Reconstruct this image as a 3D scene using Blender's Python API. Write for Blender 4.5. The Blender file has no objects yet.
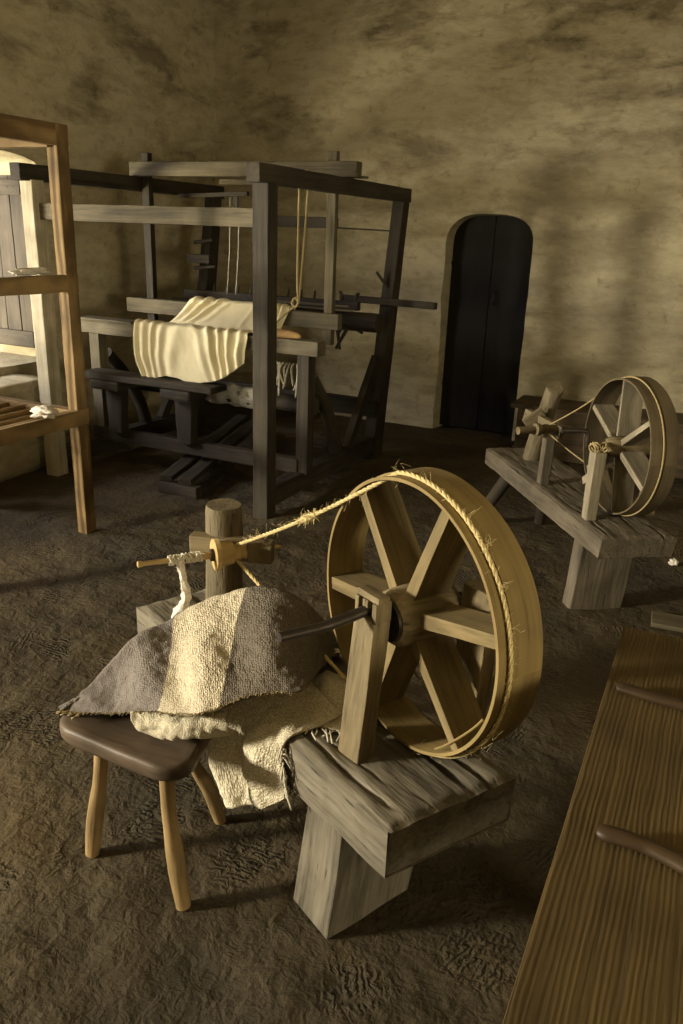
import bpy, bmesh, math, random
import numpy as np
from mathutils import Vector, Matrix, noise

random.seed(7)
sc = bpy.context.scene
COL = sc.collection
PI = math.pi

# ---------------------------------------------------------------- camera
F, YAW, PITCH, ROLL = 785.0, .436741858, .341123719, .0374549509
cy, sy = math.cos(YAW), math.sin(YAW)
fwd = Vector((-sy*math.cos(PITCH), cy*math.cos(PITCH), -math.sin(PITCH)))
right = Vector((cy, sy, 0)); up = right.cross(fwd)
r2 = right*math.cos(ROLL) + up*math.sin(ROLL)
u2 = -right*math.sin(ROLL) + up*math.cos(ROLL)
cam_d = bpy.data.cameras.new('camera'); cam = bpy.data.objects.new('camera', cam_d); COL.objects.link(cam)
cam.matrix_world = Matrix(((r2.x, u2.x, -fwd.x, 0), (r2.y, u2.y, -fwd.y, 0), (r2.z, u2.z, -fwd.z, 1.5), (0, 0, 0, 1)))
cam_d.sensor_fit = 'VERTICAL'; cam_d.sensor_height = 36.0; cam_d.lens = 36.0*F/1024
cam_d.clip_start = .02
sc.camera = cam

# ---------------------------------------------------------------- view, world, daylight through the openings, added fill
vs = sc.view_settings
vs.view_transform = 'Standard'; vs.look = 'None'; vs.gamma = 1; vs.exposure = 0.0
vs.use_curve_mapping = False
w = bpy.data.worlds.new('world'); sc.world = w; w.use_nodes = True
w.node_tree.nodes['Background'].inputs[0].default_value = (.80, .84, .92, 1)
w.node_tree.nodes['Background'].inputs[1].default_value = .45

def area(name, loc, direction, sx, sy_, power, color, spread=PI):
    d = bpy.data.lights.new(name, 'AREA'); d.shape = 'RECTANGLE'; d.size = sx; d.size_y = sy_
    d.energy = power; d.color = color; d.spread = spread
    o = bpy.data.objects.new(name, d); COL.objects.link(o)
    z = -Vector(direction).normalized(); x = Vector((0, 0, 1)).cross(z).normalized(); y = z.cross(x)
    o.matrix_world = Matrix(((x.x, y.x, z.x, loc[0]), (x.y, y.y, z.y, loc[1]), (x.z, y.z, z.z, loc[2]), (0, 0, 0, 1)))
    return o
# loom window (left wall): sky light falling in, warm light rising off the sunny ground outside
area('loom_window_sky', (-5.6, 1.75, 2.1), (1, .4, -.4), 1.4, 1.1, 170, (.98, .94, .94))
area('loom_window_ground', (-6.0, 1.7, .45), (1, .35, .35), 1.6, 1.0, 260, (1, .87, .58))
# second window in the left wall, nearer the camera: a sunlit patch outside, sky and ground
area('near_window_key', (-5.6, -2.3, 1.75), (4.4, 4.6, -.9), .60, .55, 780, (1, .90, .68))
area('near_window_sky', (-5.7, -.9, 2.1), (1, .3, -.3), 1.6, 1.1, 150, (1, .94, .84))
area('near_window_ground', (-6.1, -.9, .45), (1, .3, .4), 2.0, 1.0, 460, (1, .87, .58))
# window in the right wall behind the camera, and an added fill lamp in it
area('right_window_daylight', (4.95, -1.2, 1.5), (-1, .25, .2), 1.4, 1.1, 75, (1, .85, .52))
area('upper_wall_fill', (5.0, -1.2, 1.3), (-1, .42, .42), 1.4, 1.0, 55, (1, .87, .60), 1.5)  # added fill, spread narrowed, to brighten the upper left wall

# ---------------------------------------------------------------- materials
def nt(name):
    m = bpy.data.materials.new(name); m.use_nodes = True
    t = m.node_tree; t.nodes.clear()
    out = t.nodes.new('ShaderNodeOutputMaterial'); b = t.nodes.new('ShaderNodeBsdfPrincipled')
    t.links.new(b.outputs[0], out.inputs[0])
    return m, t, b
def nd(t, typ, **kw):
    n = t.nodes.new(typ)
    for k, v in kw.items():
        if k.startswith('i_'):
            n.inputs[k[2:].replace('_', ' ')].default_value = v
        else: setattr(n, k, v)
    return n
def ramp(t, src, stops):
    r = t.nodes.new('ShaderNodeValToRGB'); e = r.color_ramp.elements
    e[0].position, e[1].position = stops[0][0], stops[-1][0]
    e[0].color = (*stops[0][1], 1); e[1].color = (*stops[-1][1], 1)
    for p, c in stops[1:-1]:
        x = e.new(p); x.color = (*c, 1)
    t.links.new(src, r.inputs[0]); return r
def mixc(t, fac, a, b, mode='MIX'):
    n = t.nodes.new('ShaderNodeMix'); n.data_type = 'RGBA'; n.blend_type = mode
    if isinstance(fac, float): n.inputs[0].default_value = fac
    else: t.links.new(fac, n.inputs[0])
    for s, i in ((a, 6), (b, 7)):
        if isinstance(s, tuple): n.inputs[i].default_value = (*s, 1)
        else: t.links.new(s, n.inputs[i])
    return n.outputs[2]
def math_(t, op, a, b=0.0):
    n = t.nodes.new('ShaderNodeMath'); n.operation = op
    for s, i in ((a, 0), (b, 1)):
        if isinstance(s, (int, float)): n.inputs[i].default_value = s
        else: t.links.new(s, n.inputs[i])
    return n.outputs[0]

def wood(name, dark, light, crack=.5, rough=.75, coord='Object', along=1.6, across=22, bump=.25, blotch=.35, wear=(.05, .04, .03), rings=0, ringw=.4):
    m, t, b = nt(name)
    tc = nd(t, 'ShaderNodeTexCoord'); oi = nd(t, 'ShaderNodeObjectInfo')
    off = nd(t, 'ShaderNodeVectorMath', operation='MULTIPLY_ADD'); off.inputs[1].default_value = (1, 1, 1)
    sc_ = nd(t, 'ShaderNodeVectorMath', operation='SCALE'); sc_.inputs[3].default_value = 9.0
    cmb = nd(t, 'ShaderNodeCombineXYZ')
    for i in range(3): t.links.new(oi.outputs['Random'], cmb.inputs[i])
    t.links.new(cmb.outputs[0], sc_.inputs[0])
    t.links.new(tc.outputs[coord], off.inputs[0]); t.links.new(sc_.outputs[0], off.inputs[2])
    mp = nd(t, 'ShaderNodeMapping'); mp.inputs['Scale'].default_value = (along, across, across)
    t.links.new(off.outputs[0], mp.inputs[0])
    n1 = nd(t, 'ShaderNodeTexNoise', i_Scale=1.0, i_Detail=6.0, i_Roughness=.62, i_Distortion=.7); t.links.new(mp.outputs[0], n1.inputs['Vector'])
    mp2 = nd(t, 'ShaderNodeMapping'); mp2.inputs['Scale'].default_value = (along*3.2, across*5, across*5)
    t.links.new(off.outputs[0], mp2.inputs[0])
    n2 = nd(t, 'ShaderNodeTexNoise', i_Scale=1.0, i_Detail=3.0, i_Roughness=.6); t.links.new(mp2.outputs[0], n2.inputs['Vector'])
    n3 = nd(t, 'ShaderNodeTexNoise', i_Scale=6.0, i_Detail=4.0); t.links.new(off.outputs[0], n3.inputs['Vector'])
    g = math_(t, 'ADD', math_(t, 'MULTIPLY', n1.outputs[0], .65), math_(t, 'MULTIPLY', n2.outputs[0], .35))
    if rings:
        wv = nd(t, 'ShaderNodeTexWave', wave_type='BANDS', bands_direction='Y', i_Scale=rings, i_Distortion=5.0, i_Detail=2.0)
        wv.inputs['Detail Scale'].default_value = .8
        mp3 = nd(t, 'ShaderNodeMapping'); mp3.inputs['Scale'].default_value = (.25, 1, 1); t.links.new(off.outputs[0], mp3.inputs[0])
        t.links.new(mp3.outputs[0], wv.inputs[0])
        g = math_(t, 'ADD', math_(t, 'MULTIPLY', g, 1-ringw), math_(t, 'MULTIPLY', wv.outputs[0], ringw))
    mid = tuple((a+c)/2 for a, c in zip(dark, light))
    cr = ramp(t, g, [(.36, dark), (.5, mid), (.66, light)])
    bl = ramp(t, n3.outputs[0], [(.38, (1, 1, 1)), (.7, tuple(1-blotch for _ in range(3)))])
    col = mixc(t, 1.0, cr.outputs[0], bl.outputs[0], 'MULTIPLY')
    ck = ramp(t, n2.outputs[0], [(.27, (1, 1, 1)), (.34, (0, 0, 0))])
    ckf = math_(t, 'MULTIPLY', ck.outputs[0], crack)
    col = mixc(t, ckf, col, wear)
    t.links.new(col, b.inputs['Base Color']); b.inputs['Roughness'].default_value = rough
    b.inputs['Specular IOR Level'].default_value = .3
    hgt = math_(t, 'SUBTRACT', g, math_(t, 'MULTIPLY', ck.outputs[0], .5))
    bp = nd(t, 'ShaderNodeBump', i_Strength=bump*2.2, i_Distance=.006); t.links.new(hgt, bp.inputs['Height'])
    t.links.new(bp.outputs[0], b.inputs['Normal'])
    return m

M = {}
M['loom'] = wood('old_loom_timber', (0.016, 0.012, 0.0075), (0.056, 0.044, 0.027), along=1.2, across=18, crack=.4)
M['loom_lit'] = wood('window_lit_loom_timber', (0.3, 0.26, 0.17), (0.52, 0.46, 0.33), along=1.2, across=20, crack=.3)  # left front post: window light put into the timber colour
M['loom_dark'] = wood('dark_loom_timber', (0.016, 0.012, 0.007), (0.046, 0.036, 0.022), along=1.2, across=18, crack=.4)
M['beater'] = wood('pale_loom_timber', (0.065, 0.054, 0.032), (0.17, 0.142, 0.086), along=1.2, across=20, crack=.3)
M['rack'] = wood('orange_pine', (0.125, 0.075, 0.028), (0.3, 0.2, 0.088), along=1.5, across=16, crack=.15, rings=9, blotch=.45)
M['bench'] = wood('grey_weathered_timber', (0.085, 0.072, 0.05), (0.24, 0.21, 0.155), along=2.2, across=20, crack=.75, bump=.5)
M['bench_far'] = wood('grey_brown_timber', (0.07, 0.058, 0.04), (0.17, 0.14, 0.098), along=2.2, across=20, crack=.6, bump=.4)
M['rim'] = wood('bent_yellow_wood', (0.165, 0.112, 0.042), (0.3, 0.22, 0.085), coord='UV', along=1.0, across=16, crack=.3, bump=.12)
M['spoke'] = wood('sawn_yellow_wood', (0.115, 0.085, 0.036), (0.235, 0.175, 0.082), along=3, across=26, crack=.25, bump=.15)
M['rim_far'] = wood('bent_brown_wood', (0.075, 0.055, 0.03), (0.15, 0.115, 0.062), coord='UV', along=1.0, across=16, crack=.3, bump=.12)
M['spoke_far'] = wood('sawn_grey_wood', (0.17, 0.145, 0.1), (0.36, 0.31, 0.22), along=3, across=26, crack=.25, bump=.15)
M['post'] = wood('hewn_grey_yellow_wood', (0.11, 0.085, 0.045), (0.27, 0.21, 0.115), along=3, across=24, crack=.7, bump=.5)
M['log'] = wood('debarked_log', (0.085, 0.066, 0.04), (0.22, 0.175, 0.1), along=5, across=30, crack=.7, bump=.6)
M['turned'] = wood('pale_turned_wood', (.40, .27, .10), (.62, .45, .20), along=4, across=30, crack=.1, bump=.08)
M['stool'] = wood('worn_dark_seat', (0.06, 0.042, 0.027), (0.15, 0.108, 0.072), along=2.5, across=12, crack=.3, rough=.5, bump=.12)
M['stool_leg'] = wood('peeled_branch', (0.19, 0.125, 0.05), (0.36, 0.245, 0.11), along=3, across=30, crack=.3, bump=.2)
M['table'] = wood('pine_table_top', (0.062, 0.04, 0.013), (0.118, 0.079, 0.026), along=.6, across=48, crack=.35, bump=.25, blotch=.35, rings=42, ringw=.13)
M['handle'] = wood('dark_brown_handle', (0.02, 0.012, 0.006), (0.062, 0.037, 0.017), along=4, across=26, crack=.1, rough=.5, bump=.1)
M['chest'] = wood('dark_chest_wood', (.05, .035, .02), (.12, .085, .05), along=1.0, across=14, crack=.2)
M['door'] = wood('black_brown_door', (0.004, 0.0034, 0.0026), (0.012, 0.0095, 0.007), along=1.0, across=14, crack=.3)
M['shutter'] = wood('greyed_shutter_boards', (0.033, 0.026, 0.017), (0.072, 0.057, 0.039), along=1.2, across=16, crack=.4)
M['ceiling'] = wood('ceiling_boards', (0.5, 0.43, 0.29), (0.68, 0.6, 0.43), along=.8, across=8)

def plain(name, col, rough=.8, metal=0.0, nscale=60, var=.35, bump=.2, dist=.002):
    m, t, b = nt(name)
    tc = nd(t, 'ShaderNodeTexCoord')
    n = nd(t, 'ShaderNodeTexNoise', i_Scale=float(nscale), i_Detail=4.0); t.links.new(tc.outputs['Object'], n.inputs['Vector'])
    r = ramp(t, n.outputs[0], [(.3, tuple(c*(1-var) for c in col)), (.7, col)])
    t.links.new(r.outputs[0], b.inputs['Base Color']); b.inputs['Roughness'].default_value = rough; b.inputs['Metallic'].default_value = metal
    b.inputs['Specular IOR Level'].default_value = .25
    bp = nd(t, 'ShaderNodeBump', i_Strength=bump, i_Distance=dist); t.links.new(n.outputs[0], bp.inputs['Height']); t.links.new(bp.outputs[0], b.inputs['Normal'])
    return m
M['iron'] = plain('old_iron', (.055, .045, .038), .45, .6)
M['wool'] = plain('raw_wool', (.74, .68, .58), 1, nscale=160, var=.3, bump=1, dist=.004)
M['brown_wool'] = plain('brown_wool', (.07, .055, .04), 1, nscale=160, bump=1, dist=.004)
M['rope'] = plain('sisal_rope', (.66, .53, .26), .9, nscale=260, var=.45, bump=.5)
M['cord'] = plain('pale_cord', (.40, .31, .15), .9, nscale=200)
M['thread'] = plain('pale_thread', (.62, .57, .46), .95, nscale=200)
M['muslin'] = plain('cream_muslin', (.78, .70, .46), .95, nscale=240, var=.10, bump=.08)
M['white_cloth'] = plain('white_rag_cloth', (.62, .60, .56), .95, nscale=60, var=.25)
M['shuttle'] = plain('honey_wood', (.42, .26, .11), .6, nscale=20)
M['leather'] = plain('dark_leather', (.05, .035, .02), .7, nscale=50)

def weave(name, stripes=None, col=(.6, .52, .36), dens=(150, 95)):
    m, t, b = nt(name)
    uv = nd(t, 'ShaderNodeUVMap')
    tc = nd(t, 'ShaderNodeTexCoord')
    mp = nd(t, 'ShaderNodeMapping'); mp.inputs['Scale'].default_value = (*dens, 1); t.links.new(uv.outputs[0], mp.inputs[0])
    ns = nd(t, 'ShaderNodeTexNoise', i_Scale=9.0, i_Detail=2.0); t.links.new(uv.outputs[0], ns.inputs['Vector'])
    vo = nd(t, 'ShaderNodeTexVoronoi', i_Scale=1.0, i_Randomness=.55); t.links.new(mp.outputs[0], vo.inputs['Vector'])
    nz = nd(t, 'ShaderNodeTexNoise', i_Scale=300.0, i_Detail=2.0); t.links.new(tc.outputs['Object'], nz.inputs['Vector'])
    if stripes:
        sp = nd(t, 'ShaderNodeSeparateXYZ'); t.links.new(uv.outputs[0], sp.inputs[0])
        x = math_(t, 'ADD', math_(t, 'ADD', sp.outputs[0], math_(t, 'MULTIPLY', sp.outputs[1], .137)), math_(t, 'MULTIPLY', math_(t, 'SUBTRACT', nz.outputs[0], .5), .012))
        r = ramp(t, x, stripes); r.color_ramp.interpolation = 'CONSTANT'; base = r.outputs[0]
    else:
        rgb = nd(t, 'ShaderNodeRGB'); rgb.outputs[0].default_value = (*col, 1); base = rgb.outputs[0]
    sh = ramp(t, vo.outputs['Distance'], [(.1, (1, 1, 1)), (.75, (.55, .53, .5))])
    c1 = mixc(t, .75, base, sh.outputs[0], 'MULTIPLY')
    vr = ramp(t, nz.outputs[0], [(.35, (.72, .72, .72)), (.65, (1.15, 1.15, 1.15))])
    c2 = mixc(t, .8, c1, vr.outputs[0], 'MULTIPLY')
    t.links.new(c2, b.inputs['Base Color']); b.inputs['Roughness'].default_value = 1; b.inputs['Specular IOR Level'].default_value = .1
    h = math_(t, 'SUBTRACT', math_(t, 'MULTIPLY', nz.outputs[0], .5), vo.outputs['Distance'])
    bp = nd(t, 'ShaderNodeBump', i_Strength=.7, i_Distance=.005); t.links.new(h, bp.inputs['Height']); t.links.new(bp.outputs[0], b.inputs['Normal'])
    return m
M['blanket'] = weave('striped_wool_weave', [(0, (.27, .24, .22)), (.464, (.66, .58, .43)), (.677, (.175, .15, .12)), (1, (.205, .175, .14))])
M['cream_weave'] = weave('cream_wool_weave', None, (.82, .74, .56), (62, 56))

def plaster():
    m, t, b = nt('adobe_plaster')
    tc = nd(t, 'ShaderNodeTexCoord')
    mp = nd(t, 'ShaderNodeMapping'); mp.inputs['Scale'].default_value = (1, 1, 2.6); t.links.new(tc.outputs['Object'], mp.inputs[0])
    n1 = nd(t, 'ShaderNodeTexNoise', i_Scale=1.35, i_Detail=8.0, i_Roughness=.64, i_Distortion=.2); t.links.new(mp.outputs[0], n1.inputs['Vector'])
    n2 = nd(t, 'ShaderNodeTexNoise', i_Scale=14.0, i_Detail=6.0, i_Roughness=.65); t.links.new(tc.outputs['Object'], n2.inputs['Vector'])
    n3 = nd(t, 'ShaderNodeTexNoise', i_Scale=5.0, i_Detail=6.0, i_Roughness=.68, i_Distortion=.15); t.links.new(mp.outputs[0], n3.inputs['Vector'])
    base = ramp(t, n3.outputs[0], [(.3, (.31, .27, .175)), (.55, (.44, .385, .26)), (.8, (.48, .425, .295))])
    st = ramp(t, n1.outputs[0], [(.51, (0, 0, 0)), (.63, (1, 1, 1))])
    sp_ = nd(t, 'ShaderNodeSeparateXYZ'); t.links.new(tc.outputs['Object'], sp_.inputs[0])
    hz = nd(t, 'ShaderNodeMapRange'); hz.inputs[1].default_value = 1.2; hz.inputs[2].default_value = 2.3; hz.inputs[3].default_value = .45; hz.inputs[4].default_value = 1.0; t.links.new(sp_.outputs[2], hz.inputs[0])
    sf = math_(t, 'MULTIPLY', math_(t, 'MULTIPLY', st.outputs[0], hz.outputs[0]), math_(t, 'MULTIPLY', n3.outputs[0], 1.35))
    col = mixc(t, sf, base.outputs[0], (.095, .072, .040))
    spk = ramp(t, n2.outputs[0], [(.28, (.6, .58, .5)), (.42, (1, 1, 1))])
    col = mixc(t, .8, col, spk.outputs[0], 'MULTIPLY')
    t.links.new(col, b.inputs['Base Color']); b.inputs['Roughness'].default_value = .95; b.inputs['Specular IOR Level'].default_value = .15
    h = math_(t, 'ADD', math_(t, 'MULTIPLY', n3.outputs[0], 1.0), math_(t, 'MULTIPLY', n2.outputs[0], .35))
    bp = nd(t, 'ShaderNodeBump', i_Strength=.7, i_Distance=.03); t.links.new(h, bp.inputs['Height']); t.links.new(bp.outputs[0], b.inputs['Normal'])
    return m
M['plaster'] = plaster()

def dirt():
    m, t, b = nt('trodden_earth')
    tc = nd(t, 'ShaderNodeTexCoord'); P = tc.outputs['Object']
    n1 = nd(t, 'ShaderNodeTexNoise', i_Scale=1.5, i_Detail=6.0, i_Roughness=.6); t.links.new(P, n1.inputs['Vector'])
    n2 = nd(t, 'ShaderNodeTexNoise', i_Scale=6.0, i_Detail=4.0, i_Roughness=.5); t.links.new(P, n2.inputs['Vector'])
    n3 = nd(t, 'ShaderNodeTexNoise', i_Scale=85.0, i_Detail=4.0, i_Roughness=.7); t.links.new(P, n3.inputs['Vector'])
    n5 = nd(t, 'ShaderNodeTexNoise', i_Scale=22.0, i_Detail=3.0, i_Roughness=.55, i_Distortion=.6); t.links.new(P, n5.inputs['Vector'])
    # tread marks: each cell is combed in a direction of its own, and many cells are smooth
    wob = nd(t, 'ShaderNodeVectorMath', operation='MULTIPLY_ADD'); wob.inputs[1].default_value = (.16, .16, 0)
    t.links.new(n2.outputs['Color'], wob.inputs[0]); t.links.new(P, wob.inputs[2])
    cell = nd(t, 'ShaderNodeTexVoronoi', i_Scale=5.5); t.links.new(wob.outputs[0], cell.inputs['Vector'])
    sx = nd(t, 'ShaderNodeSeparateColor'); t.links.new(cell.outputs['Color'], sx.inputs[0])
    rot = nd(t, 'ShaderNodeVectorRotate', rotation_type='Z_AXIS'); t.links.new(P, rot.inputs['Vector'])
    t.links.new(math_(t, 'MULTIPLY', sx.outputs[0], 6.28), rot.inputs['Angle'])
    wv = nd(t, 'ShaderNodeTexWave', wave_type='BANDS', i_Scale=19.0, i_Distortion=7.0, i_Detail=3.0); wv.inputs['Detail Scale'].default_value = 2.0
    t.links.new(rot.outputs[0], wv.inputs['Vector'])
    on = ramp(t, sx.outputs[1], [(.50, (0, 0, 0)), (.54, (1, 1, 1))])
    edge = ramp(t, cell.outputs['Distance'], [(.25, (1, 1, 1)), (.55, (0, 0, 0))])
    brk = ramp(t, n5.outputs[0], [(.42, (0, 0, 0)), (.58, (1, 1, 1))])
    tread = math_(t, 'MULTIPLY', math_(t, 'MULTIPLY', wv.outputs[0], on.outputs[0]), math_(t, 'MULTIPLY', edge.outputs[0], brk.outputs[0]))
    base = ramp(t, n1.outputs[0], [(.34, (.037, .030, .018)), (.52, (.057, .043, .0225)), (.68, (.088, .063, .030))])
    sp = ramp(t, n3.outputs[0], [(.35, (.74, .73, .71)), (.66, (1.16, 1.14, 1.1))])
    col = mixc(t, .8, base.outputs[0], sp.outputs[0], 'MULTIPLY')
    t.links.new(col, b.inputs['Base Color']); b.inputs['Roughness'].default_value = .9; b.inputs['Specular IOR Level'].default_value = .25
    h = math_(t, 'ADD', math_(t, 'MULTIPLY', n2.outputs[0], .75), math_(t, 'MULTIPLY', n3.outputs[0], .10))
    h = math_(t, 'ADD', h, math_(t, 'MULTIPLY', tread, .26))
    h = math_(t, 'ADD', h, math_(t, 'MULTIPLY', n5.outputs[0], .30))
    h = math_(t, 'SUBTRACT', h, math_(t, 'MULTIPLY', math_(t, 'MULTIPLY', edge.outputs[0], on.outputs[0]), .16))
    bp = nd(t, 'ShaderNodeBump', i_Strength=1.0, i_Distance=.045); t.links.new(h, bp.inputs['Height']); t.links.new(bp.outputs[0], b.inputs['Normal'])
    return m
M['dirt'] = dirt()

# ---------------------------------------------------------------- builders
WM = {}
def link(name, me, mat, Mw, parent, smooth):
    o = bpy.data.objects.new(name, me); COL.objects.link(o)
    if mat: me.materials.append(M[mat] if isinstance(mat, str) else mat)
    if smooth:
        me.polygons.foreach_set('use_smooth', [True]*len(me.polygons))
    WM[o] = Mw
    if parent: o.parent = parent; o.matrix_basis = WM[parent].inverted() @ Mw
    else: o.matrix_basis = Mw
    return o
def frame(p, x, zhint=(0, 0, 1)):
    x = Vector(x).normalized(); z = Vector(zhint)
    if abs(x.dot(z.normalized())) > .98: z = Vector((0, 1, 0))
    y = z.cross(x).normalized(); z = x.cross(y)
    return Matrix(((x.x, y.x, z.x, p[0]), (x.y, y.y, z.y, p[1]), (x.z, y.z, z.z, p[2]), (0, 0, 0, 1)))
def tag(o, label, cat, group=None, kind=None):
    o['label'] = label; o['category'] = cat
    if group: o['group'] = group
    if kind: o['kind'] = kind
def root(name, loc, label, cat, group=None):
    o = bpy.data.objects.new(name, None); COL.objects.link(o); o.empty_display_size = .1
    o.matrix_basis = Matrix.Translation(loc); WM[o] = Matrix.Translation(loc); tag(o, label, cat, group); return o
def bm_obj(name, bm, mat, Mw, parent=None, smooth=False):
    me = bpy.data.meshes.new(name); bmesh.ops.recalc_face_normals(bm, faces=bm.faces); bm.to_mesh(me); bm.free()
    return link(name, me, mat, Mw, parent, smooth)

def beam(name, parent, p0, p1, wy, hz, mat, up=(0, 0, 1), bevel=.005, wob=.0025, end=None, cuts=None, twist=0):
    """squared timber from p0 to p1 (axis through the centre), wy across, hz along up; end=(wy,hz) tapers"""
    p0, p1 = Vector(p0), Vector(p1); L = (p1-p0).length
    Mw = frame(p0, p1-p0, up)
    n = cuts or max(2, int(L/.12)); bm = bmesh.new(); rings = []
    e = end or (wy, hz); sd = random.uniform(0, 100)
    for i in range(n+1):
        f = i/n; a, c = wy+(e[0]-wy)*f, hz+(e[1]-hz)*f; ring = []
        for sy_, sz in ((-1, -1), (1, -1), (1, 1), (-1, 1)):
            q = Vector((L*f, sy_*a/2, sz*c/2))
            d = noise.noise_vector(Vector((q.x*5+sd, sy_*3.1+sd, sz*2.3))) * wob
            ring.append(bm.verts.new((q.x + (d.x if 0 < i < n else d.x*.6), q.y+d.y, q.z+d.z)))
        rings.append(ring)
    for i in range(n):
        for k in range(4):
            bm.faces.new((rings[i][k], rings[i][(k+1) % 4], rings[i+1][(k+1) % 4], rings[i+1][k]))
    bm.faces.new(rings[0][::-1]); bm.faces.new(rings[-1])
    bmesh.ops.recalc_face_normals(bm, faces=bm.faces)
    if bevel:
        es = [x for x in bm.edges if len(x.link_faces) == 2 and x.calc_face_angle() > .6]
        bmesh.ops.bevel(bm, geom=es, offset=min(bevel, min(wy, hz)*.3), segments=2, affect='EDGES', profile=.6)
    return bm_obj(name, bm, mat, Mw, parent)

def tube_mesh(pts, rad, seg=12, caps=True, jit=0.0, closed=False):
    pts = [Vector(p) for p in pts]; n = len(pts)
    if not hasattr(rad, '__len__'): rad = [rad]*n
    bm = bmesh.new(); rings = []; prev = None; sd = random.uniform(0, 50)
    for i, p in enumerate(pts):
        if closed: tg = (pts[(i+1) % n]-pts[i-1]).normalized()
        else: tg = (pts[min(i+1, n-1)]-pts[max(i-1, 0)]).normalized()
        if prev is None:
            a = Vector((0, 0, 1)) if abs(tg.z) < .9 else Vector((1, 0, 0)); u = tg.cross(a).normalized()
        else: u = (prev - tg*prev.dot(tg)).normalized()
        prev = u; v = tg.cross(u); ring = []
        for k in range(seg):
            a = 2*PI*k/seg; r = rad[i]*(1+jit*noise.noise(Vector((p.x*18+math.cos(a)*1.5+sd, p.y*18+math.sin(a)*1.5, p.z*18))))
            ring.append(bm.verts.new(p+(u*math.cos(a)+v*math.sin(a))*r))
        rings.append(ring)
    m = n if closed else n-1
    for i in range(m):
        A, B = rings[i], rings[(i+1) % n]
        for k in range(seg): bm.faces.new((A[k], A[(k+1) % seg], B[(k+1) % seg], B[k]))
    if caps and not closed: bm.faces.new(rings[0][::-1]); bm.faces.new(rings[-1])
    return bm
def tube(name, parent, pts, rad, mat, seg=12, jit=0.0, smooth=True, closed=False):
    """round member; local X runs from the first to the last point"""
    p0, p1 = Vector(pts[0]), Vector(pts[-1])
    Mw = frame(p0, (p1-p0) if (p1-p0).length > 1e-4 else (1, 0, 0)); inv = Mw.inverted()
    bm = tube_mesh([inv @ Vector(p) for p in pts], rad, seg, True, jit, closed)
    o = bm_obj(name, bm, mat, Mw, parent, smooth)
    if smooth: o.data.set_sharp_from_angle(angle=.9)
    return o
def multi_tube(name, parent, paths, mat, seg=5, base=(0, 0, 0)):
    T = Matrix.Translation(base); inv = T.inverted(); bm = bmesh.new()
    for pts, r in paths:
        b2 = tube_mesh([inv @ Vector(p) for p in pts], r, seg); me = bpy.data.meshes.new('t'); b2.to_mesh(me); b2.free(); bm.from_mesh(me); bpy.data.meshes.remove(me)
    return bm_obj(name, bm, mat, T, parent, True)
def smooth_path(P, n=8):
    P = [Vector(p) for p in P]; out = []
    for i in range(len(P)-1):
        a, b, c, d = P[max(i-1, 0)], P[i], P[i+1], P[min(i+2, len(P)-1)]
        for k in range(n):
            t = k/n; out.append(.5*((2*b)+(c-a)*t+(2*a-5*b+4*c-d)*t*t+(3*b-a-3*c+d)*t**3))
    out.append(P[-1]); return out
def lathe(name, parent, p0, axis, prof, mat, seg=28, smooth=True):
    """prof: (distance along the axis, radius)"""
    Mw = frame(p0, axis); bm = bmesh.new(); rings = []
    for x, r in prof: rings.append([bm.verts.new((x, r*math.cos(2*PI*k/seg), r*math.sin(2*PI*k/seg))) for k in range(seg)])
    for A, B in zip(rings, rings[1:]):
        for k in range(seg): bm.faces.new((A[k], A[(k+1) % seg], B[(k+1) % seg], B[k]))
    bm.faces.new(rings[0][::-1]); bm.faces.new(rings[-1])
    o = bm_obj(name, bm, mat, Mw, parent, smooth)
    if smooth: o.data.set_sharp_from_angle(angle=.7)
    return o
def cat_grid(G, nu, nv):
    """Catmull-Rom surface through control grid G[row][col] -> (nv+1)x(nu+1) array"""
    G = np.array(G, float)
    def interp(A, n):
        m = len(A)-1; out = []
        for i in range(n+1):
            f = i/n*m; k = min(int(f), m-1); t = f-k
            a, b, c, d = A[max(k-1, 0)], A[k], A[k+1], A[min(k+2, m)]
            out.append(.5*(2*b+(c-a)*t+(2*a-5*b+4*c-d)*t*t+(3*b-a-3*c+d)*t**3))
        return np.array(out)
    R = interp(G, nv); return interp(R.transpose(1, 0, 2), nu).transpose(1, 0, 2)
def cloth(name, parent, G, nu, nv, mat, thick=.006, amp=.006, freq=9, amp2=.0015, base=(0, 0, 0), ragged=0.0, floor_fn=None, pleat=None):
    S = cat_grid(G, nu, nv); du = np.gradient(S, axis=1); dv = np.gradient(S, axis=0)
    N = np.cross(du, dv); N /= np.linalg.norm(N, axis=2, keepdims=True)+1e-9
    bm = bmesh.new(); uvl = bm.loops.layers.uv.new('UVMap'); V = []; sd = random.uniform(0, 30)
    bs = np.array(base)
    for j in range(nv+1):
        row = []
        for i in range(nu+1):
            p = S[j, i]
            d = amp*noise.fractal(Vector(p)*freq+Vector((sd, 0, 0)), 1.0, 2.0, 3) + amp2*noise.noise(Vector(p)*55)
            if pleat: d += pleat(i/nu, j/nv)
            q = p + N[j, i]*d
            if ragged and j in (0, nv): q = q + (S[j, i]-S[1 if j == 0 else nv-1, i])*random.uniform(-.3, ragged)
            if floor_fn: q[2] = max(q[2], floor_fn(q))
            row.append(bm.verts.new(q-bs))
        V.append(row)
    for j in range(nv):
        for i in range(nu):
            f = bm.faces.new((V[j][i], V[j][i+1], V[j+1][i+1], V[j+1][i]))
            for l, (a, c) in zip(f.loops, ((i, j), (i+1, j), (i+1, j+1), (i, j+1))): l[uvl].uv = (a/nu, c/nv)
    o = bm_obj(name, bm, mat, Matrix.Translation(base), parent, True)
    md = o.modifiers.new('thickness', 'SOLIDIFY'); md.thickness = thick; md.offset = 0
    return o
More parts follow.
